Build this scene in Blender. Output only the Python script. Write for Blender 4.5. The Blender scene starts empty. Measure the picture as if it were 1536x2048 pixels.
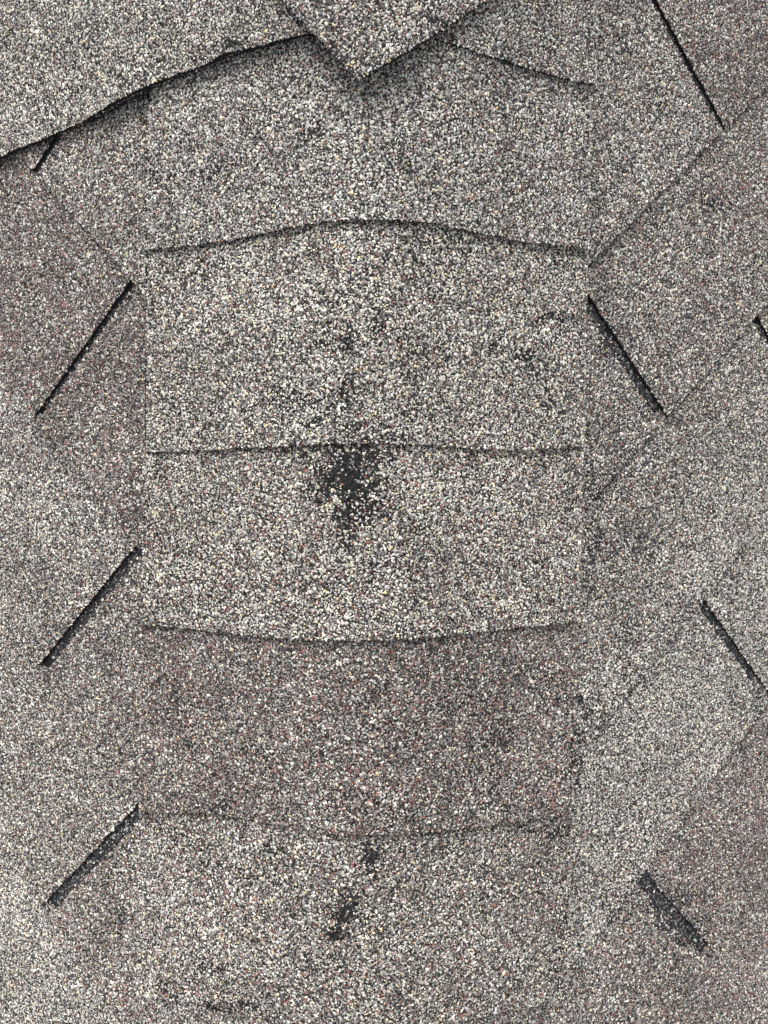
import bpy, math
import numpy as np
from mathutils import Matrix, Vector

rng = np.random.default_rng(7)
scene = bpy.context.scene
R = math.radians

# ------------------------------------------------------------------ frame
# Roof frame: origin on the hip below the camera, X across the hip, Y up the
# hip, Z straight out of it.  The whole roof is then pitched about X.
PITCH = R(26.0)
M = Matrix.Translation((0, 0, 3.2)) @ Matrix.Rotation(PITCH, 4, 'X')
M3 = np.array(M.to_3x3()); MT = np.array(M.translation)
TH = R(23.7)                    # tilt of each slope away from the hip
ALPHA = R(43.0)                 # downslope direction against the hip, in plane
F = 1540.0                      # focal length in photo pixels
CD, TILT, YAW, ROLL, CX = 0.4344, R(4.06), R(1.08), R(1.13), 0.0023


def W(P):
    return np.asarray(P, float) @ M3.T + MT


fw = np.array([math.sin(YAW) * math.cos(TILT), -math.sin(TILT), -math.cos(YAW) * math.cos(TILT)])
rt0 = np.array([math.cos(YAW), 0, math.sin(YAW)])
up0 = np.cross(rt0, fw)
rt = rt0 * math.cos(ROLL) + up0 * math.sin(ROLL)
up = up0 * math.cos(ROLL) - rt0 * math.sin(ROLL)
CO = np.array([CX, 0, CD])

# ------------------------------------------------------------------ camera
cam = bpy.data.cameras.new('camera')
cam.sensor_fit = 'HORIZONTAL'; cam.sensor_width = 36.0; cam.lens = 36.0 * F / 1536.0
cam.clip_start = 0.01; cam.clip_end = 500
co = bpy.data.objects.new('camera', cam); scene.collection.objects.link(co)
rot = np.stack([rt, up, -fw], 1)
co.matrix_world = Matrix.Translation(Vector(W(CO))) @ Matrix((M3 @ rot).tolist()).to_4x4()
scene.camera = co

# ------------------------------------------------------------------ light
SUN_EL, SUN_ROT = R(58), R(-18)       # behind thin even cloud, from up the roof
w = bpy.data.worlds.new('World'); scene.world = w; w.use_nodes = True
nt = w.node_tree; nt.nodes.clear()
sky = nt.nodes.new('ShaderNodeTexSky'); sky.sky_type = 'NISHITA'; sky.sun_disc = False
sky.sun_elevation = SUN_EL; sky.sun_rotation = SUN_ROT
sky.air_density = 1.0; sky.dust_density = 4.0
hs = nt.nodes.new('ShaderNodeHueSaturation'); hs.inputs['Saturation'].default_value = 0.12
bg = nt.nodes.new('ShaderNodeBackground'); bg.inputs['Strength'].default_value = 0.13
wo = nt.nodes.new('ShaderNodeOutputWorld')
nt.links.new(sky.outputs[0], hs.inputs['Color']); nt.links.new(hs.outputs[0], bg.inputs['Color'])
nt.links.new(bg.outputs[0], wo.inputs['Surface'])
sl = bpy.data.lights.new('sun', 'SUN'); sl.energy = 1.2; sl.angle = R(36); sl.color = (1.0, 0.965, 0.91)
so = bpy.data.objects.new('sun', sl); scene.collection.objects.link(so)
sd = Vector((math.sin(SUN_ROT) * math.cos(SUN_EL), math.cos(SUN_ROT) * math.cos(SUN_EL), math.sin(SUN_EL)))
so.rotation_euler = sd.to_track_quat('Z', 'Y').to_euler(); so.location = (0, 0, 8)
scene.view_settings.view_transform = 'Standard'; scene.view_settings.look = 'None'
scene.view_settings.exposure = 0.97; scene.view_settings.gamma = 1.0
scene.view_settings.use_curve_mapping = False
scene.cycles.max_bounces = 4; scene.cycles.diffuse_bounces = 2; scene.cycles.glossy_bounces = 1


# ------------------------------------------------------------------ pixels
def proj(P):
    d = np.asarray(P) - CO; z = d @ fw
    return 768 + F * (d @ rt) / z, 1024 - F * (d @ up) / z


def ray(u, v):
    return fw + rt * (u - 768) / F + up * (1024 - v) / F


def hit_slope(u, v, side):
    """pixel -> (p, q): distance out from the hip along the slope, and Y"""
    d = ray(u, v); N = np.array([side * math.sin(TH), 0, math.cos(TH)])
    P = CO + d * (-(CO @ N) / (d @ N))
    return side * P[0] / math.cos(TH), P[1]


RH = 0.026


def prof(x):
    """rounded cross-section of the hip"""
    return -math.tan(TH) * np.sqrt(np.asarray(x) ** 2 + RH ** 2)


def pnorm(x):
    x = np.asarray(x, float); s = math.tan(TH) * x / np.sqrt(x * x + RH * RH)
    n = np.stack([s, np.zeros_like(s), np.ones_like(s)], -1)
    return n / np.linalg.norm(n, axis=-1, keepdims=True)


def hit_prof(u, v, off):
    d = ray(u, v); a, b = 0.2, 0.9
    for _ in range(50):
        m = (a + b) / 2; P = CO + d * m
        if P[2] > prof(P[0]) + off: a = m
        else: b = m
    return P


# ------------------------------------------------------------------ materials
def newmat(name):
    m = bpy.data.materials.new(name); m.use_nodes = True
    n = m.node_tree.nodes; return m, n, m.node_tree.links, n['Principled BSDF']


def mat_granule():
    m, n, l, b = newmat('ceramic_granule')
    a = n.new('ShaderNodeAttribute'); a.attribute_name = 'tint'
    tc = n.new('ShaderNodeTexCoord'); no = n.new('ShaderNodeTexNoise'); no.inputs['Scale'].default_value = 1400
    no.inputs['Detail'].default_value = 2
    mr = n.new('ShaderNodeMapRange'); mr.inputs[1].default_value = .3; mr.inputs[2].default_value = .7
    mr.inputs[3].default_value = .78; mr.inputs[4].default_value = 1.15
    mx = n.new('ShaderNodeMix'); mx.data_type = 'RGBA'; mx.blend_type = 'MULTIPLY'; mx.inputs[0].default_value = 1
    l.new(tc.outputs['Object'], no.inputs['Vector']); l.new(no.outputs['Fac'], mr.inputs[0])
    l.new(a.outputs['Color'], mx.inputs[6]); l.new(mr.outputs[0], mx.inputs[7]); l.new(mx.outputs[2], b.inputs['Base Color'])
    b.inputs['Roughness'].default_value = .7; b.inputs['Specular IOR Level'].default_value = .2
    return m


def mat_tar(name, col, rough, bump):
    m, n, l, b = newmat(name)
    tc = n.new('ShaderNodeTexCoord')
    no = n.new('ShaderNodeTexNoise'); no.inputs['Scale'].default_value = 260; no.inputs['Detail'].default_value = 6
    no.inputs['Roughness'].default_value = .7
    cr = n.new('ShaderNodeValToRGB')
    cr.color_ramp.elements[0].color = (*[c * .5 for c in col], 1); cr.color_ramp.elements[0].position = .3
    cr.color_ramp.elements[1].color = (*[c * 2.0 for c in col], 1); cr.color_ramp.elements[1].position = .75
    bp = n.new('ShaderNodeBump'); bp.inputs['Strength'].default_value = bump; bp.inputs['Distance'].default_value = .001
    l.new(tc.outputs['Object'], no.inputs['Vector']); l.new(no.outputs['Fac'], cr.inputs[0])
    l.new(cr.outputs[0], b.inputs['Base Color']); l.new(no.outputs['Fac'], bp.inputs['Height'])
    l.new(bp.outputs[0], b.inputs['Normal'])
    b.inputs['Roughness'].default_value = rough; b.inputs['Specular IOR Level'].default_value = .12
    return m


XL, XR, YR0, YR1 = -0.298, 0.362, -0.485, 0.375     # where granules are modelled one by one


def mat_sheet():
    """asphalt sheet; past the modelled granules it carries fine granule relief"""
    m, n, l, b = newmat('asphalt_sheet')
    ge = n.new('ShaderNodeNewGeometry')
    mp = n.new('ShaderNodeMapping'); mp.vector_type = 'TEXTURE'
    mp.inputs['Location'].default_value = (0, 0, 3.2); mp.inputs['Rotation'].default_value = (PITCH, 0, 0)
    l.new(ge.outputs['Position'], mp.inputs['Vector'])
    sx = n.new('ShaderNodeSeparateXYZ'); l.new(mp.outputs[0], sx.inputs[0])

    def math_(op, a, bv):
        q = n.new('ShaderNodeMath'); q.operation = op
        l.new(a, q.inputs[0])
        if isinstance(bv, float): q.inputs[1].default_value = bv
        elif bv is not None: l.new(bv, q.inputs[1])
        return q.outputs[0]
    ax = math_('MAXIMUM', math_('GREATER_THAN', sx.outputs[0], XR), math_('LESS_THAN', sx.outputs[0], XL))
    ay = math_('GREATER_THAN', sx.outputs[1], YR1); az = math_('LESS_THAN', sx.outputs[1], YR0)
    far = math_('MAXIMUM', math_('MAXIMUM', ax, ay), az)
    vo = n.new('ShaderNodeTexVoronoi'); vo.inputs['Scale'].default_value = 700
    l.new(ge.outputs['Position'], vo.inputs['Vector'])
    s2 = n.new('ShaderNodeSeparateColor'); l.new(vo.outputs['Color'], s2.inputs[0])
    cr = n.new('ShaderNodeValToRGB'); cr.color_ramp.interpolation = 'CONSTANT'
    stops = [(0, (.03, .03, .032)), (.16, (.10, .097, .095)), (.34, (.16, .10, .08)), (.46, (.24, .225, .21)),
             (.68, (.42, .40, .37)), (.86, (.6, .56, .48))]
    e = cr.color_ramp.elements
    e[0].position = 0; e[0].color = (*stops[0][1], 1); e[1].position = stops[1][0]; e[1].color = (*stops[1][1], 1)
    for p, c in stops[2:]:
        k = e.new(p); k.color = (*c, 1)
    l.new(s2.outputs[0], cr.inputs[0])
    no = n.new('ShaderNodeTexNoise'); no.inputs['Scale'].default_value = 300; no.inputs['Detail'].default_value = 5
    l.new(ge.outputs['Position'], no.inputs['Vector'])
    c2 = n.new('ShaderNodeValToRGB'); c2.color_ramp.elements[0].color = (.010, .0098, .010, 1)
    c2.color_ramp.elements[1].color = (.034, .033, .033, 1); l.new(no.outputs['Fac'], c2.inputs[0])
    mx = n.new('ShaderNodeMix'); mx.data_type = 'RGBA'
    gp = n.new('ShaderNodeMapRange'); gp.inputs[1].default_value = .4; gp.inputs[2].default_value = .8
    gp.inputs[3].default_value = 1.15; gp.inputs[4].default_value = .3; l.new(vo.outputs['Distance'], gp.inputs[0])
    gm = n.new('ShaderNodeMix'); gm.data_type = 'RGBA'; gm.blend_type = 'MULTIPLY'; gm.inputs[0].default_value = 1
    l.new(cr.outputs[0], gm.inputs[6]); l.new(gp.outputs[0], gm.inputs[7])
    l.new(far, mx.inputs[0]); l.new(c2.outputs[0], mx.inputs[6]); l.new(gm.outputs[2], mx.inputs[7])
    l.new(mx.outputs[2], b.inputs['Base Color'])
    hm = n.new('ShaderNodeMix'); hm.data_type = 'FLOAT'
    l.new(far, hm.inputs[0]); l.new(no.outputs['Fac'], hm.inputs[2])
    l.new(math_('MULTIPLY', vo.outputs['Distance'], -1.0), hm.inputs[3])
    bp = n.new('ShaderNodeBump'); bp.inputs['Strength'].default_value = .8; bp.inputs['Distance'].default_value = .001
    l.new(hm.outputs[0], bp.inputs['Height']); l.new(bp.outputs[0], b.inputs['Normal'])
    b.inputs['Roughness'].default_value = .8; b.inputs['Specular IOR Level'].default_value = .1
    return m


MG = mat_granule(); MS = mat_sheet()
ME = mat_tar('asphalt_cut_edge', (.022, .021, .022), .85, .9)
MTAR = mat_tar('bare_tar', (.022, .022, .026), .55, .9)
m, n_, l_, b_ = newmat('roof_board')
wv = n_.new('ShaderNodeTexNoise'); wv.inputs['Scale'].default_value = 12
cr = n_.new('ShaderNodeValToRGB'); cr.color_ramp.elements[0].color = (.12, .08, .05, 1); cr.color_ramp.elements[1].color = (.3, .2, .12, 1)
l_.new(wv.outputs['Fac'], cr.inputs[0]); l_.new(cr.outputs[0], b_.inputs['Base Color']); b_.inputs['Roughness'].default_value = .8
MB = m

# ------------------------------------------------------------------ objects
ORIG = {}


def link(name, data, wc, parent=None):
    o = bpy.data.objects.new(name, data); scene.collection.objects.link(o)
    wc = np.asarray(wc, float); ORIG[o.name] = wc
    if parent is not None:
        o.parent = parent; o.location = Vector(wc - ORIG[parent.name])
    else:
        o.location = Vector(wc)
    return o


def mesh_obj(name, V, faces, mats, mi=None, parent=None, smooth=False):
    V = W(V); c = V.mean(0)
    me = bpy.data.meshes.new(name); me.from_pydata((V - c).tolist(), [], faces)
    for m_ in mats: me.materials.append(m_)
    if mi is not None: me.polygons.foreach_set('material_index', np.asarray(mi, dtype=np.int32))
    if smooth: me.polygons.foreach_set('use_smooth', np.ones(len(faces), bool))
    me.update()
    return link(name, me, c, parent)


# ------------------------------------------------------------------ granules
PAL = np.array([
    (.735, .688, .59),    # 0 cream
    (.525, .507, .47),  # 1 light grey
    (.285, .268, .255),   # 2 mid grey
    (.11, .104, .10),  # 3 dark grey
    (.050, .049, .049),  # 4 black
    (.26, .125, .105),  # 5 rust red
    (.264, .197, .176),  # 6 brown
    (.70, .59, .36),    # 7 tan
    (.58, .61, .61),    # 8 bluish white
])
KIND = {
    'cool':   (.11, .27, .27, .13, .05, .045, .075, .015, .035),
    'cream':  (.21, .25, .23, .12, .05, .055, .05, .03, .005),
    'creamred': (.19, .22, .23, .12, .05, .095, .06, .03, .005),
    'red':    (.06, .12, .26, .17, .06, .14, .20, .01, .01),
    'mid':    (.12, .19, .29, .15, .06, .06, .12, .015, .005),
    'purple': (.045, .12, .22, .15, .06, .09, .31, .003, .002),
    'light':  (.22, .36, .22, .08, .04, .005, .045, .01, .02),
    'flap':   (.19, .25, .26, .13, .06, .015, .08, .02, .005),
    'tanmid': (.16, .20, .27, .13, .06, .05, .09, .035, .005),
}
KN = list(KIND); KW = np.array([KIND[k] for k in KN]); KW[:, 5] *= .75; KW = KW / KW.sum(1, keepdims=True); KC = KW.cumsum(1)

# blend drops of the field shingles: (u, v, radius_u, radius_v, kind, weight)
BLEND_L = [(60, 640, 150, 170, 'purple', 1), (200, 900, 110, 110, 'purple', 1), (60, 1000, 110, 100, 'light', .6),
           (230, 520, 90, 90, 'mid', 1), (100, 420, 110, 90, 'mid', .8), (120, 1180, 150, 90, 'mid', .8),
           (60, 1450, 130, 160, 'mid', 1), (240, 1420, 90, 120, 'mid', .8), (200, 1720, 120, 120, 'tanmid', .9),
           (50, 1640, 110, 100, 'mid', 1), (215, 1930, 90, 120, 'purple', .9), (50, 1950, 110, 130, 'tanmid', 1.2),
           (0, 1800, 80, 80, 'light', .5), (200, 240, 140, 90, 'mid', 1)]
BLEND_R = [(1470, 110, 120, 160, 'purple', 1), (1280, 150, 110, 170, 'cool', 1), (1290, 400, 110, 120, 'mid', .8),
           (1470, 420, 110, 130, 'purple', .6), (1300, 700, 130, 130, 'mid', 1), (1480, 700, 100, 160, 'mid', .6),
           (1480, 900, 110, 130, 'light', .6), (1290, 970, 120, 130, 'mid', .9), (1450, 1100, 140, 110, 'light', .8),
           (1290, 1200, 120, 110, 'mid', .9), (1300, 1450, 150, 150, 'light', 1.2), (1500, 1330, 90, 120, 'light', .8),
           (1490, 1620, 120, 130, 'purple', 1), (1200, 1620, 90, 90, 'light', 1), (1380, 1800, 130, 120, 'purple', 1),
           (1200, 1830, 100, 120, 'mid', 1), (1450, 1980, 150, 110, 'purple', .7), (1250, 2000, 110, 90, 'mid', 1),
           (1520, 2020, 60, 60, 'light', .3)]
# spots where the granules have worn away to the tar, and thin strips of cap side shade: (u, v, ru, rv, loss)
BARE_AND_SHADE = [(705, 955, 42, 48, 1), (715, 915, 50, 26, .95), (665, 968, 34, 24, .8), (720, 1015, 34, 30, .8), (690, 1045, 12, 18, .6),
        (760, 975, 20, 40, .5), (640, 940, 22, 18, .5), (600, 900, 30, 10, .4), (700, 900, 60, 12, .8),
        (690, 790, 14, 45, .6), (570, 790, 26, 18, .5), (695, 690, 14, 26, .5), (645, 690, 16, 12, .6), (700, 850, 22, 14, .4),
        (760, 640, 12, 30, .4), (735, 560, 16, 22, .35), (680, 600, 22, 14, .35), (610, 850, 24, 12, .4),
        (686, 1820, 20, 28, .9), (674, 1866, 16, 16, .9), (700, 1800, 14, 16, .6), (742, 1720, 12, 22, .95), (738, 1690, 16, 7, .7), (500, 1755, 16, 10, .3),
        (445, 1611, 20, 7, .7), (1050, 710, 20, 12, .7), (1110, 636, 28, 12, .6), (980, 690, 20, 14, .4),
        (430, 345, 34, 16, .5), (310, 355, 8, 22, .7), (620, 265, 20, 16, .45), (490, 330, 20, 12, .4), (380, 290, 22, 14, .35),
        (1255, 1095, 40, 12, .4), (1195, 1080, 12, 34, .5), (1430, 410, 32, 16, .5), (1180, 1090, 8, 90, .4),  # tall thin strips put the right cap side's shadow into the granule colour
        (1120, 1660, 18, 14, .6), (1158, 1398, 10, 12, .8), (1178, 1425, 10, 10, .6), (1165, 1465, 7, 20, .4), (1150, 1530, 8, 60, .5),
        (138, 540, 12, 10, .7), (155, 180, 20, 10, .3), (470, 88, 26, 10, .6), (250, 120, 16, 10, .3), (400, 120, 20, 6, .5),
        (770, 1130, 30, 12, .35), (560, 1105, 16, 14, .35), (960, 1400, 20, 14, .3), (1215, 700, 18, 40, .5), (1280, 1075, 14, 12, .4),
        (545, 1700, 18, 12, .5), (1000, 1480, 30, 16, .25), (340, 1980, 30, 12, .45), (450, 2012, 60, 9, .6), (420, 1940, 26, 10, .4),
        (1125, 1860, 8, 60, .4), (720, 140, 30, 14, .4), (890, 40, 40, 10, .4), (1050, 1660, 40, 8, .4), (820, 1470, 22, 14, .3),
        (1338, 1848, 26, 16, .9), (1375, 1880, 20, 14, .7), (1362, 1802, 28, 14, .7), (1296, 1762, 22, 16, .8), (1412, 1906, 14, 10, .7), (1310, 1815, 26, 14, .7), (1400, 1850, 16, 14, .5),
        (640, 835, 22, 14, .35), (720, 800, 12, 30, .3), (600, 800, 30, 14, .4),
        (640, 985, 26, 20, .6), (770, 920, 22, 16, .4), (690, 1085, 16, 20, .4),
        (255, 1690, 10, 40, .35), (240, 1840, 8, 30, .4), (320, 930, 10, 30, .3), (1180, 960, 8, 60, .5), (1190, 990, 14, 14, .5)]

NB, NTOP = 4, 2
NPROTO = 64


def make_protos():
    P = []
    for i in range(NPROTO):
        r = np.random.default_rng(100 + i)
        a = np.linspace(0, 2 * np.pi, NB, endpoint=False) + r.uniform(-.28, .28, NB)
        rb = r.uniform(.95, 1.35, NB)
        base = np.stack([np.cos(a) * rb, np.sin(a) * rb, r.uniform(-.55, -.1, NB)], 1)
        a2 = np.array([0.1, 3.2]) + r.uniform(-.35, .35, NTOP) + .2
        rb2 = r.uniform(.30, .85, NTOP)
        hz = r.uniform(.35, .7) + r.uniform(-.26, .26, NTOP)
        topv = np.stack([np.cos(a2) * rb2, np.sin(a2) * rb2, hz], 1)
        el = r.uniform(.50, 1.0)
        v = np.concatenate([base, topv]); v[:, 0] /= math.sqrt(el); v[:, 1] *= math.sqrt(el)
        P.append(v)
    return np.array(P)


PROTO = make_protos()
# a crushed chip: 4 base verts sunk in the asphalt, 2 crest verts, 6 facets
GF = np.array([(0, 1, 4), (1, 2, 5), (1, 5, 4), (2, 3, 5), (3, 0, 4), (3, 4, 5)], dtype=np.int32)


def fnoise(x, y, seed, sc):
    """smooth value noise"""
    r = np.random.default_rng(seed); N = 64; g = r.random((N, N))
    X = x / sc; Y = y / sc; i = np.floor(X).astype(int); j = np.floor(Y).astype(int); a = X - i; b = Y - j
    a = a * a * (3 - 2 * a); b = b * b * (3 - 2 * b)
    G = lambda p, q: g[p % N, q % N]
    return (G(i, j) * (1 - a) + G(i + 1, j) * a) * (1 - b) + (G(i, j + 1) * (1 - a) + G(i + 1, j + 1) * a) * b


def hexpts(x0, x1, y0, y1, pitch, jit=.40):
    ny = int((y1 - y0) / (pitch * .866)) + 2; nx = int((x1 - x0) / pitch) + 2
    gx, gy = np.meshgrid(np.arange(nx), np.arange(ny))
    X = x0 + (gx + .5 * (gy % 2)) * pitch; Y = y0 + gy * pitch * .866
    X = X + rng.uniform(-jit, jit, X.shape) * pitch; Y = Y + rng.uniform(-jit, jit, X.shape) * pitch
    return X.ravel(), Y.ravel()


PITCHG = 0.00116
NGR = 0


def granules(P, Nn, parent, kind, loss=None, size=1.0, blend=None, under_flap=True):
    """P: points on the sheet (roof frame), Nn: normals.  One stuff part."""
    global NGR
    inb = (P[:, 0] > XL) & (P[:, 0] < XR) & (P[:, 1] < YR1) & (P[:, 1] > YR0)
    u, v = proj(P)
    if under_flap:      # none on what the curled shingle and the pointed corner cover for good
        inb &= ~((u < 560) & (v < np.interp(u, [-330, 0, 300, 460, 620], [450, 301, 166, 104, 63]) - 45))
        inb &= ~((np.abs(u - 735) < 160) & (v < 20) & (v > -200))
    # thinner and coarser past the edge of the view
    out = (u < -25) | (u > 1561) | (v < -25) | (v > 2073)
    inb &= ~(out & (rng.random(len(P)) > .52))
    P = P[inb]; Nn = Nn[inb]; u = u[inb]; v = v[inb]; out = out[inb]
    if loss is not None: loss = loss[inb]
    if len(P) == 0: return None
    # ragged spots worn bare, and shade strips painted along the right cap side
    ur = u * .83 + v * .55; vr = v * .83 - u * .55
    g = .55 * (fnoise(ur + 5000, vr + 5000, 11, 23.0) - .5) + .55 * (fnoise(u + 5000, v + 5000, 12, 11.0) - .5) + .5 * (fnoise(vr + 5000, ur + 5000, 13, 6.0) - .5)
    g = g + rng.normal(0, .16, len(P))
    keep = np.full(len(P), .985)
    keep -= .09 * np.clip((fnoise(ur + 900, vr + 900, 21, 60) - .6) * 4, 0, 1)
    for (bu, bv, ru, rv, s) in BARE_AND_SHADE:
        d = np.sqrt(((u - bu) / ru) ** 2 + ((v - bv) / rv) ** 2) + 1.5 * g
        keep = np.minimum(keep, 1 - min(1, s * 1.0) * np.clip((1.5 - d) / 1.0, 0, 1) * .90)
    if loss is not None: keep = np.minimum(keep, 1 - loss)
    k = rng.random(len(P)) < keep
    # where a granule is lost its tar-filled seat often stays as a low lump
    seat = (~k) & (rng.random(len(P)) < .93)
    k = k | seat
    P = P[k]; Nn = Nn[k]; u = u[k]; v = v[k]; seat = seat[k]; out = out[k]; n = len(P)
    if n == 0: return None
    # colour blend
    wts = np.zeros((n, len(KN)))
    if isinstance(kind, str): wts[:, KN.index(kind)] = .35 if blend else 1
    else:
        for kk, ww in kind: wts[:, KN.index(kk)] += ww
    if blend:
        for (bu, bv, ru, rv, kk, ww) in blend:
            wts[:, KN.index(kk)] += .55 * ww * np.exp(-1.2 * (((u - bu) / ru) ** 2 + ((v - bv) / rv) ** 2))
    wts *= (.5 + fnoise(u + 3000, v + 3000, 31, 70))[:, None]
    cum = wts.cumsum(1); cum /= cum[:, -1:]
    ki = (rng.random(n)[:, None] > cum).sum(1).clip(0, len(KN) - 1)
    ci = (rng.random(n)[:, None] > KC[ki]).sum(1).clip(0, len(PAL) - 1)
    col = PAL[ci] * rng.lognormal(0, .14, n)[:, None] * (1 + rng.normal(0, .035, (n, 3)))
    col *= (1 + .24 * (fnoise(ur[k] + 7000, vr[k] + 7000, 41, 120) - .5) + .20 * (fnoise(u + 7000, v + 7000, 42, 38) - .5) + .16 * (fnoise(u * 3 + 7000, v * .45 + 7000, 43, 60) - .5))[:, None]
    col[seat] = (np.array([.040, .041, .046]) if loss is not None else np.array([.017, .0165, .017])) * rng.lognormal(0, .75, seat.sum())[:, None]
    col = np.clip(col, .006, .85)
    # orient
    t1 = np.cross(Nn, np.array([0, 1, 0.0])); t1 /= np.linalg.norm(t1, axis=1, keepdims=True); t2 = np.cross(Nn, t1)
    ang = rng.uniform(0, 2 * np.pi, n); ca = np.cos(ang)[:, None]; sa = np.sin(ang)[:, None]
    a1 = t1 * ca + t2 * sa; a2 = t2 * ca - t1 * sa
    tl = rng.normal(0, .26, (n, 2))
    Nz = Nn + a1 * tl[:, :1] + a2 * tl[:, 1:]; Nz /= np.linalg.norm(Nz, axis=1, keepdims=True)
    a1 = a1 - Nz * (a1 * Nz).sum(1, keepdims=True); a2 = np.cross(Nz, a1)
    r = np.clip(rng.lognormal(math.log(.00066), .27, n), .00038, .00125) * size
    r[out] *= 1.28
    pr = PROTO[rng.integers(0, NPROTO, n)]
    hs_ = r * rng.uniform(.55, .95, n) * np.where(seat, 1.05, 1)
    V = (P + Nn * (r * rng.uniform(-.05, .30, n))[:, None])[:, None, :] + r[:, None, None] * (pr[:, :, :1] * a1[:, None] + pr[:, :, 1:2] * a2[:, None]) \
        + hs_[:, None, None] * pr[:, :, 2:3] * Nz[:, None]
    V = W(V.reshape(-1, 3)) - ORIG[parent.name]
    nv = NB + NTOP; Fc = (GF[None] + (np.arange(n) * nv)[:, None, None]).reshape(-1, 3).astype(np.int32)
    me = bpy.data.meshes.new('granules')
    me.vertices.add(len(V)); me.vertices.foreach_set('co', V.astype(np.float32).ravel())
    me.loops.add(Fc.size); me.loops.foreach_set('vertex_index', Fc.ravel())
    me.polygons.add(len(Fc)); me.polygons.foreach_set('loop_start', np.arange(0, Fc.size, 3, dtype=np.int32))
    me.update(calc_edges=True)
    at = me.attributes.new('tint', 'FLOAT_COLOR', 'POINT')
    c4 = np.ones((n, nv, 4), np.float32); c4[:, :, :3] = col[:, None]
    at.data.foreach_set('color', c4.ravel())
    me.materials.append(MG)
    o = link('granules', me, ORIG[parent.name], parent); o['kind'] = 'stuff'
    NGR += n
    return o


# ------------------------------------------------------------------ slopes
EXP = 0.1225; TF = 0.0026; NBASE = -0.0012; SLEN = 0.262; TABW = 0.3048; HIPGAP = 0.085
sA, cA = math.sin(ALPHA), math.cos(ALPHA)


def pq(s, t): return s * cA + t * sA, s * sA - t * cA
def st(p, q): return p * cA + q * sA, p * sA - q * cA


def to3(p, q, n, side):
    p = np.asarray(p, float); q = np.asarray(q, float); n = np.asarray(n, float) + 0 * p
    return np.stack([side * (p * math.cos(TH) + n * math.sin(TH)), q, -p * math.sin(TH) + n * math.cos(TH)], -1)


def clip(poly, f):
    out = []
    for i in range(len(poly)):
        a, b = poly[i], poly[(i + 1) % len(poly)]; fa, fb = f(a), f(b)
        if fa >= 0: out.append(a)
        if (fa >= 0) != (fb >= 0):
            k = fa / (fa - fb); out.append((a[0] + (b[0] - a[0]) * k, a[1] + (b[1] - a[1]) * k))
    return out


def inside_poly(poly, X, Y):
    ok = np.ones(len(X), bool); n = len(poly)
    area = sum(poly[i][0] * poly[(i + 1) % n][1] - poly[(i + 1) % n][0] * poly[i][1] for i in range(n))
    for i in range(n):
        a, b = poly[i], poly[(i + 1) % n]
        ok &= (((b[0] - a[0]) * (Y - a[1]) - (b[1] - a[1]) * (X - a[0])) * (1 if area > 0 else -1)) >= 0
    return ok


def course_data(side):
    """known courses: (t of butt edge, s of a slot, slot width)"""
    if side < 0:
        raw = [((70, 345), (102, 300), .0050), ((75, 840), (170, 700), .0052), ((85, 1335), (183, 1217), .0080), ((90, 1815), (187, 1720), .0088)]
    else:
        raw = [((1440, 265), (1375, 130), .0054), ((1325, 840), (1255, 730), .0080), ((1400, 1203), (1528, 664), .0060),
               ((1536, 1403), (1468, 1300), .0072), ((1420, 1905), (1352, 1835), .0100)]
    out = []
    for b, s, w_ in raw:
        out.append([st(*hit_slope(*b, side))[1], st(*hit_slope(*s, side))[0], w_])
    return out


# each tab keeps the granule blend of its own: course -> (outer tab, inner tab)
TAB_L = {0: ([('purple', .6), ('mid', .6)], [('mid', 1)]), 1: ([('purple', .75), ('mid', .35)], [('purple', .6), ('mid', .3), ('red', .2)]),
         2: ([('light', .15), ('mid', .9)], [('mid', .8), ('purple', .3)]), 3: ([('mid', .8), ('tanmid', .4)], [('purple', .7), ('tanmid', .5)]),
         4: ([('light', .7), ('tanmid', .5)], [('light', .5), ('tanmid', .5)])}
TAB_R = {0: ([('purple', .65), ('cool', .45)], [('cool', .8), ('mid', .3)]), 1: ([('mid', .7), ('cool', .35), ('purple', .15)], [('mid', 1)]),
         2: ([('mid', .6), ('purple', .4)], [('mid', .7), ('light', .2)]), 3: ([('light', .5), ('mid', .6)], [('light', .7), ('mid', .4)]),
         4: ([('purple', .7), ('mid', .35)], [('mid', .7), ('purple', .3)]), 5: ([('purple', .6), ('mid', .5)], [('mid', .7), ('purple', .3)])}


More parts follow.
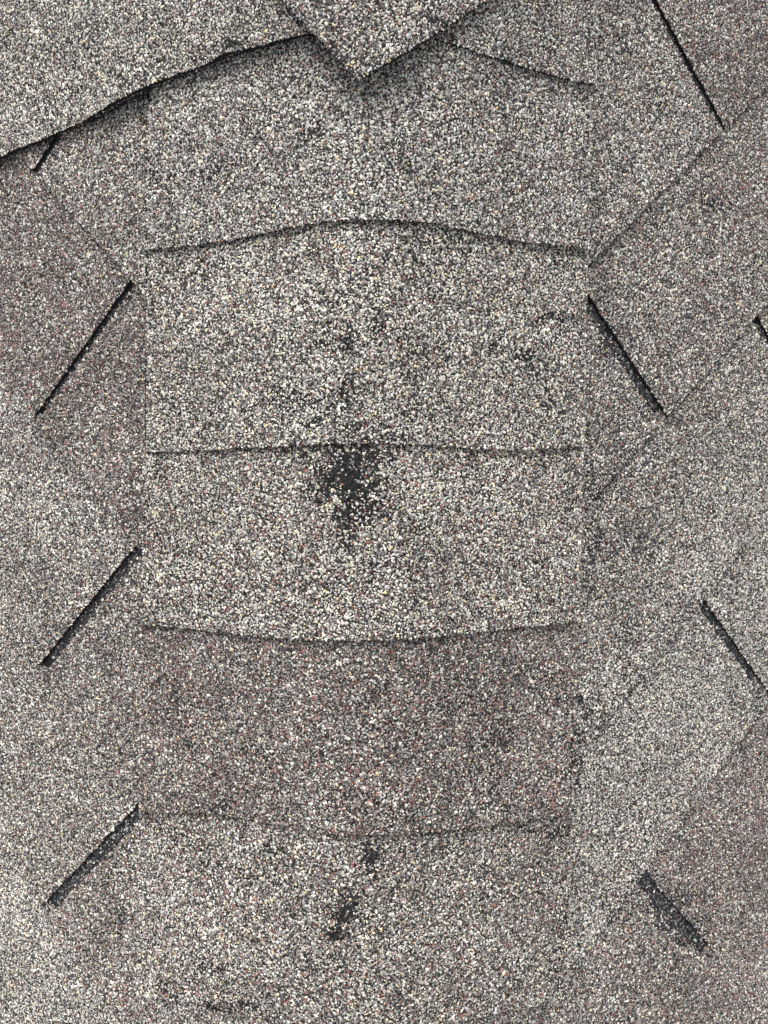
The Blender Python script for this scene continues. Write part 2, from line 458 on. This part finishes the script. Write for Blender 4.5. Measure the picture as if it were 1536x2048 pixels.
def build_slope(side):
    name = 'roof_slope_left' if side < 0 else 'roof_slope_right'
    # decking board
    nd = NBASE - TF * 2.16
    a0, a1, b0, b1 = 0.012, .86, -.95, .95
    V = []
    for n in (nd, nd - .015):
        p0 = a0 + (0 if n == nd else .015 * math.tan(TH) + .001)
        V += [to3(p0, b0, n, side), to3(a1, b0, n, side), to3(a1, b1, n, side), to3(p0, b1, n, side)]
    root = mesh_obj(name, np.array(V), [(0, 1, 2, 3), (7, 6, 5, 4), (0, 4, 5, 1), (1, 5, 6, 2), (2, 6, 7, 3), (3, 7, 4, 0)], [MB])
    root['kind'] = 'structure'
    cs = course_data(side)
    print(name, [[round(x, 4) for x in c] for c in cs])
    r2 = np.random.default_rng(40 + side)
    allc = list(cs)
    t = cs[0][0]; s = cs[0][1]
    for k in range(5): t -= EXP; s += .102 + r2.normal(0, .004) - (.3048 if k == 2 else 0); allc.insert(0, [t, s, .006])
    t = cs[-1][0]; s = cs[-1][1]
    for k in range(5): t += EXP; s -= .102 + r2.normal(0, .004) - (.3048 if k == 2 else 0); allc.append([t, s, .006])
    slots = []
    tabs = TAB_L if side < 0 else TAB_R
    for k, (tk, sk, wk) in enumerate(allc):
        up_slots = None
        if k > 0: up_slots = allc[k - 1]
        for j in range(-6, 7):
            wa = wk if abs(j) < 1 else .006; wb = wk if abs(j + 1) < 1 else .006
            s0 = sk + j * TABW + wa / 2; s1 = sk + (j + 1) * TABW - wb / 2
            t0 = tk - SLEN; t1 = tk + r2.normal(0, .0006)
            poly = [(s0, t0), (s1, t0), (s1, t1), (s0, t1)]
            hg = HIPGAP + r2.uniform(0, .004)
            poly = clip(poly, lambda P: pq(*P)[0] - hg)
            if len(poly) > 2: poly = clip(poly, lambda P: .84 - pq(*P)[0])
            if len(poly) > 2: poly = clip(poly, lambda P: .93 - pq(*P)[1])
            if len(poly) > 2: poly = clip(poly, lambda P: pq(*P)[1] + .93)
            if len(poly) < 3: continue
            ar = abs(sum(poly[i][0] * poly[(i + 1) % len(poly)][1] - poly[(i + 1) % len(poly)][0] * poly[i][1] for i in range(len(poly)))) / 2
            # nothing of it shows: it ends above its own exposure
            if ar < .0006 or max(P[1] for P in poly) < tk - EXP - .01: continue
            # rough outline
            near = True
            out = []
            for i in range(len(poly)):
                a = np.array(poly[i]); b = np.array(poly[(i + 1) % len(poly)]); L = np.hypot(*(b - a)); m_ = max(1, int(L / .006))
                nn = np.array([-(b - a)[1], (b - a)[0]]) / max(L, 1e-9)
                for q in range(m_):
                    out.append(a + (b - a) * q / m_ + (nn * r2.normal(0, .00018) if q else 0))
            out = np.array(out); n_o = len(out)
            lift = abs(r2.normal(0, .0004))

            def nb(S, T, base=True):
                return NBASE + TF * (T - tk) / EXP + lift * (T - tk + SLEN) / SLEN
            pp, qq = pq(out[:, 0], out[:, 1]); nbv = nb(out[:, 0], out[:, 1])
            top = to3(pp, qq, nbv + TF * .95, side); bot = to3(pp, qq, nbv, side)
            V = np.concatenate([top, bot])
            up_f = tuple(range(n_o)); dn_f = tuple(range(2 * n_o - 1, n_o - 1, -1))
            if side > 0: pass
            fs = [up_f, dn_f] + [(i, n_o + i, n_o + (i + 1) % n_o, (i + 1) % n_o) for i in range(n_o)]
            # make the top face outwards
            nrm = np.zeros(3)
            for i in range(n_o): nrm += np.cross(top[i], top[(i + 1) % n_o])
            if nrm[2] < 0: fs = [tuple(reversed(f)) for f in fs]
            sh = mesh_obj('shingle', V, fs, [MS, ME], [0, 1] + [1] * n_o, parent=root)
            # granules on what shows: its own exposure, and the floor of slots above it
            x0, x1 = out[:, 0].min(), out[:, 0].max(); y1 = out[:, 1].max()
            S, T = hexpts(x0, x1, tk - EXP - .006, y1, PITCHG * 1.07)
            lossv = np.zeros(len(S)); sz = np.ones(len(S))
            ok = inside_poly(poly, S, T)
            if up_slots is not None:
                tu, su, wu = up_slots
                for jj in range(-5, 6):
                    c = su + jj * TABW; ww = (wu if jj == 0 else .006)
                    if c < x0 - .01 or c > x1 + .01: continue
                    S2, T2 = hexpts(c - ww / 2 - .001, c + ww / 2 + .001, tu - EXP - .004, tu - .010, PITCHG)
                    ok2 = inside_poly(poly, S2, T2)
                    S = np.concatenate([S, S2]); T = np.concatenate([T, T2]); ok = np.concatenate([ok, ok2])
                    lossv = np.concatenate([lossv, np.full(len(S2), .80 if ww > .005 else .88)])
            pp, qq = pq(S, T)
            ok &= (pp > (.1530 if side < 0 else .1462) + .0045 * np.clip(-qq / .2, 0, 1)) | ((pp > .138) & (np.random.default_rng(k * 31 + j + 400).random(len(pp)) < .4))  # granules thinned beside the caps so dark asphalt draws a shadow line
            S, T, pp, qq, lossv = S[ok], T[ok], pp[ok], qq[ok], lossv[ok]
            if len(S):
                P = to3(pp, qq, nb(S, T) + TF * .95, side)
                N = np.tile([side * math.sin(TH), 0, math.cos(TH)], (len(P), 1))
                kd = tabs.get(k - 5, ([('mid', 1)], [('mid', .6), ('purple', .4)]))[0 if j == 0 else 1]
                granules(P, N, sh, kd, lossv, blend=BLEND_L if side < 0 else BLEND_R, size=1.02)
    return root


build_slope(-1); build_slope(1)

# ------------------------------------------------------------------ hip caps
TC = 0.0025; CB = 0.0026


def sheet(name, xs, yb_of, ylen, ny, noff, th, parent, wob=.0002, x_of=None, back=1.0):
    """curved sheet: columns at xs, rows from the lower edge upwards.
    noff(x, b): height of the underside along the profile normal."""
    nx = len(xs); bs = np.concatenate([[0, .0015], np.linspace(.006, ylen, ny - 2)])
    X = np.repeat(xs[:, None], ny, 1); B = np.repeat(bs[None], nx, 0)
    Y = yb_of(xs)[:, None] + B
    X = X.copy(); X[0] += rng.normal(0, wob, ny); X[-1] += rng.normal(0, wob, ny)
    Y[:, 0] += rng.normal(0, wob, nx)
    if x_of is not None: X = x_of(X, B)
    n = noff(X, B)
    base = np.stack([X, Y, prof(X)], -1); N = pnorm(X)
    top = base + N * (n + th)[..., None]; bot = base + N * n[..., None]
    V = np.concatenate([top.reshape(-1, 3), bot.reshape(-1, 3)]); o = nx * ny
    fs, mi = [], []
    for i in range(nx - 1):
        for j in range(ny - 1):
            a = i * ny + j; fs.append((a, a + ny, a + ny + 1, a + 1)); mi.append(0)
            fs.append((o + a, o + a + 1, o + a + ny + 1, o + a + ny)); mi.append(1)
    for i in range(nx - 1):
        a = i * ny; fs.append((a, o + a, o + a + ny, a + ny)); mi.append(1)
        a = i * ny + ny - 1; fs.append((a, a + ny, o + a + ny, o + a)); mi.append(1)
    for j in range(ny - 1):
        a = j; fs.append((a, a + 1, o + a + 1, o + a)); mi.append(1)
        a = (nx - 1) * ny + j; fs.append((a, o + a, o + a + 1, a + 1)); mi.append(1)
    return mesh_obj(name, V, fs, [MS, ME], mi, parent=parent)


hip = bpy.data.objects.new('hip_cap_row', None); scene.collection.objects.link(hip)
hip_c = W(np.array([[0, -.95, -.02]]))[0]; hip.location = Vector(hip_c); ORIG[hip.name] = hip_c
hip.empty_display_size = .05
hip['label'] = 'row of overlapping granule-covered cap shingles folded over the hip between two roof slopes'
hip['category'] = 'hip cap'

CAPS = [  # lower edge, then half widths left and right, blend
    ([(300, 176), (460, 114), (620, 72), (740, 50), (850, 72), (930, 98), (1030, 131), (1110, 156), (1188, 172)], .1495, .1545, [('cool', 1), ('mid', .4)]),
    ([(303, 500), (380, 492), (480, 478), (560, 462), (640, 447), (740, 439), (860, 447), (960, 468), (1060, 485), (1185, 498)], .1503, .1540, [('cool', 1), ('flap', .3)]),
    ([(300, 902), (400, 900), (520, 893), (640, 888), (720, 884), (840, 888), (960, 897), (1060, 897), (1172, 890)], .1505, .1549, [('cream', 1), ('mid', .15)]),
    ([(292, 1246), (340, 1250), (420, 1259), (520, 1270), (640, 1277), (740, 1277), (840, 1272), (960, 1260), (1100, 1245), (1158, 1238)], .1530, .1546, [('creamred', 1)]),
    ([(290, 1622), (440, 1623), (560, 1645), (640, 1660), (760, 1664), (900, 1655), (1020, 1640), (1143, 1626)], .1552, .1540, [('red', 1), ('mid', .25)]),
    ([(285, 1990), (400, 2000), (515, 2028), (640, 2048), (740, 2052), (860, 2045), (1000, 2020), (1130, 1998)], .1577, .1557, [('tanmid', 1), ('red', .35), ('mid', .35)]),
    ([(280, 2390), (520, 2430), (740, 2450), (920, 2440), (1120, 2400)], .158, .156, [('mid', 1)]),
    ([(280, 2800), (520, 2830), (740, 2850), (920, 2840), (1120, 2800)], .158, .156, [('mid', 1)]),
]
CE = .118
# the caps carry on up the hip beyond the view
edges = []
DHL = [.003, .003, .0022, .0012, .001, .001, .001, .001]; DHR = [.0105, .0105, .0095, .0085, .006, .006, .006, .006]
for e, hl, hr, kind in CAPS:
    hl, hr = hl - DHL[len(edges)], hr - DHR[len(edges)]
    pts = np.array([hit_prof(u_, v_, .006) for u_, v_ in e]); o_ = np.argsort(pts[:, 0]); pts = pts[o_]
    edges.append((pts[:, 0], pts[:, 1], hl, hr, kind))
for k in range(3):
    edges.insert(0, (edges[0][0], edges[0][1] + CE, .152, .153, [('mid', 1), ('cool', 1)]))
prev = None
for k, (ex, ey, hl, hr, kind) in enumerate(edges):
    xs = np.linspace(-hl * math.cos(TH), hr * math.cos(TH), 71)
    pe = np.polyfit(ex, ey, 4) if len(ex) > 6 else np.polyfit(ex, ey, 2)
    yb = lambda x, ex=ex, ey=ey: np.interp(x, ex, ey)
    if prev is None: El = CE; exposed = lambda x: np.full_like(x, CE)
    else:
        El = prev(0.0) - yb(0.0); exposed = lambda x, pv=prev, y_=yb: pv(x) - y_(x)
    L = El + .045
    r3 = np.random.default_rng(60 + k)
    lp = r3.uniform(.0000, .0006, 3)

    def noff(x, b, El=El, lp=lp):
        edge = np.clip(1 - b / .03, 0, 1) ** 2
        return CB + TC * (1 - b / El) + edge * (lp[0] + lp[1] * np.cos(x * 40 + lp[2] * 1e4))
    sh = sheet('cap_shingle', xs, yb, L, 14, noff, TC * .96, hip)
    if k == 6: sh['label'] = 'cap shingle with a ragged bare black tar patch under its upper edge'
    if k == 7: sh['label'] = 'reddish brown cap shingle below the one with the bare tar patch'
    X, Bq = hexpts(xs[0], xs[-1], .0, El + .012, PITCHG)
    Yb = yb(X); ok = Bq < exposed(X) + .003
    X, Bq, Yb = X[ok], Bq[ok], Yb[ok]
    # crowd the points along the true slope length
    N = pnorm(X); P = np.stack([X, Yb + Bq, prof(X)], -1) + N * (noff(X, Bq) + TC * .96)[:, None]
    granules(P, N, sh, kind, size=1.0)
    prev = yb

# ------------------------------------------------------------------ wide curled shingle over the top of the hip
FE = [(-330, 450), (-150, 372), (0, 301), (130, 246), (220, 203), (300, 166), (380, 136), (420, 122), (460, 104), (540, 82), (620, 63), (700, 44), (760, 34)]


def flap_base(x):
    k = np.clip((x + .20) / .07, 0, 1); k = k * k * (3 - 2 * k)
    return .0024 + (.0080 - .0024) * k


def flap_off(x, b):
    e = np.exp(-b / .035)
    return flap_base(x) + e * (.0009 + .0004 * np.cos(x * 31 + 1) + .0003 * np.cos(x * 83)) * np.clip((.02 - x) / .06, .25, 1)


pts = np.array([hit_prof(u_, v_, .014) for u_, v_ in FE]); o_ = np.argsort(pts[:, 0]); fx, fy = pts[o_, 0], pts[o_, 1]
xs = np.linspace(fx[0], fx[-1], 110)
ybf = lambda x: np.interp(x, fx, fy) + .0004 * np.cos(x * 160) + .0002 * np.cos(x * 411 + 2)
TFl = .0030
rf = sheet('curled_shingle', xs, ybf, .24, 16, flap_off, TFl, None, wob=.0003)
rf['label'] = 'wide pale shingle with curled shadowed lower edge, beside the pointed shingle corner'
rf['category'] = 'shingle'
X, Bq = hexpts(xs[0], xs[-1], .0, .236, PITCHG); N = pnorm(X)
P = np.stack([X, ybf(X) + Bq, prof(X)], -1) + N * (flap_off(X, Bq) + TFl)[:, None]
granules(P, N, rf, [('flap', 1), ('cream', .35)], size=.98, under_flap=False)
# its torn lower ply, peeking out under the edge
UE = [(-330, 452), (-150, 374), (0, 303), (60, 279), (130, 252), (200, 222), (260, 195), (300, 176), (380, 144), (430, 124)]
pts = np.array([hit_prof(u_, v_, .010) for u_, v_ in UE]); o_ = np.argsort(pts[:, 0]); ux, uy = pts[o_, 0], pts[o_, 1]
xs2 = np.linspace(ux[0], ux[-1], 90)
ybu = lambda x: np.interp(x, ux, uy) + .0005 * np.cos(x * 333)
und = lambda x, b: flap_off(x, b) - .0022
ply = sheet('lower_ply', xs2, ybu, .02, 6, und, .0020, rf, wob=.0004)
X, Bq = hexpts(xs2[0], xs2[-1], .0, .005, PITCHG); N = pnorm(X)
P = np.stack([X, ybu(X) + Bq, prof(X)], -1) + N * (und(X, Bq) + .0020)[:, None]
granules(P, N, ply, 'mid', loss=np.full(len(P), .35), size=.9, under_flap=False)

# ------------------------------------------------------------------ square shingle corner at the very top
tip = hit_prof(725, 166, .016); pl = hit_prof(590, 0, .018); prr = hit_prof(945, 0, .016)
dl = pl - tip; dr = prr - tip
dl = dl[:2] / np.hypot(*dl[:2]); dr = dr[:2] / np.hypot(*dr[:2])


def v_off(x, y):
    k = np.clip((.045 - x) / .05, 0, 1); k = k * k * (3 - 2 * k)
    d = np.hypot(x - tip[0], y - tip[1])
    return .0086 + .0042 * k + .0018 * np.exp(-d / .03)


TV = .0034
nn = 44; LL = .22; q = np.concatenate([[0, .0015], np.linspace(.006, LL, nn - 2)])
A, Bv = np.meshgrid(q, q, indexing='ij')
A = A.copy(); Bv = Bv.copy()
A[0, :] += rng.normal(0, .0003, nn); Bv[:, 0] += rng.normal(0, .0003, nn)
A[0, :4] += .0012; Bv[:4, 0] += .0012
X = tip[0] + A * dl[0] + Bv * dr[0]; Y = tip[1] + A * dl[1] + Bv * dr[1]
n = v_off(X, Y); base = np.stack([X, Y, prof(X)], -1); N = pnorm(X)
V = np.concatenate([(base + N * (n + TV)[..., None]).reshape(-1, 3), (base + N * n[..., None]).reshape(-1, 3)]); o = nn * nn
fs, mi = [], []
for i in range(nn - 1):
    for j in range(nn - 1):
        a = i * nn + j; fs.append((a, a + 1, a + nn + 1, a + nn)); mi.append(0)
        fs.append((o + a, o + a + nn, o + a + nn + 1, o + a + 1)); mi.append(1)
for i in range(nn - 1):
    for a, b in ((i * nn, (i + 1) * nn), ((i + 1) * nn + nn - 1, i * nn + nn - 1), (i + 1, i), ((nn - 1) * nn + i, (nn - 1) * nn + i + 1)):
        fs.append((a, b, o + b, o + a)); mi.append(1)
# outward check
t_ = V[fs[0][1]] - V[fs[0][0]]; s_ = V[fs[0][2]] - V[fs[0][0]]
if np.cross(t_, s_)[2] < 0: fs = [tuple(reversed(f)) for f in fs]
vs = mesh_obj('pointed_shingle', V, fs, [MS, ME], mi)
vs['label'] = 'square shingle corner pointing down the hip, lying on top of the other cap shingles'
vs['category'] = 'shingle'
A, Bv = hexpts(.0005, LL - .001, .0005, LL - .001, PITCHG)
X = tip[0] + A * dl[0] + Bv * dr[0]; Y = tip[1] + A * dl[1] + Bv * dr[1]; N = pnorm(X)
P = np.stack([X, Y, prof(X)], -1) + N * (v_off(X, Y) + TV)[:, None]
granules(P, N, vs, [('cool', 1), ('cream', .6)], size=1.0, under_flap=False)
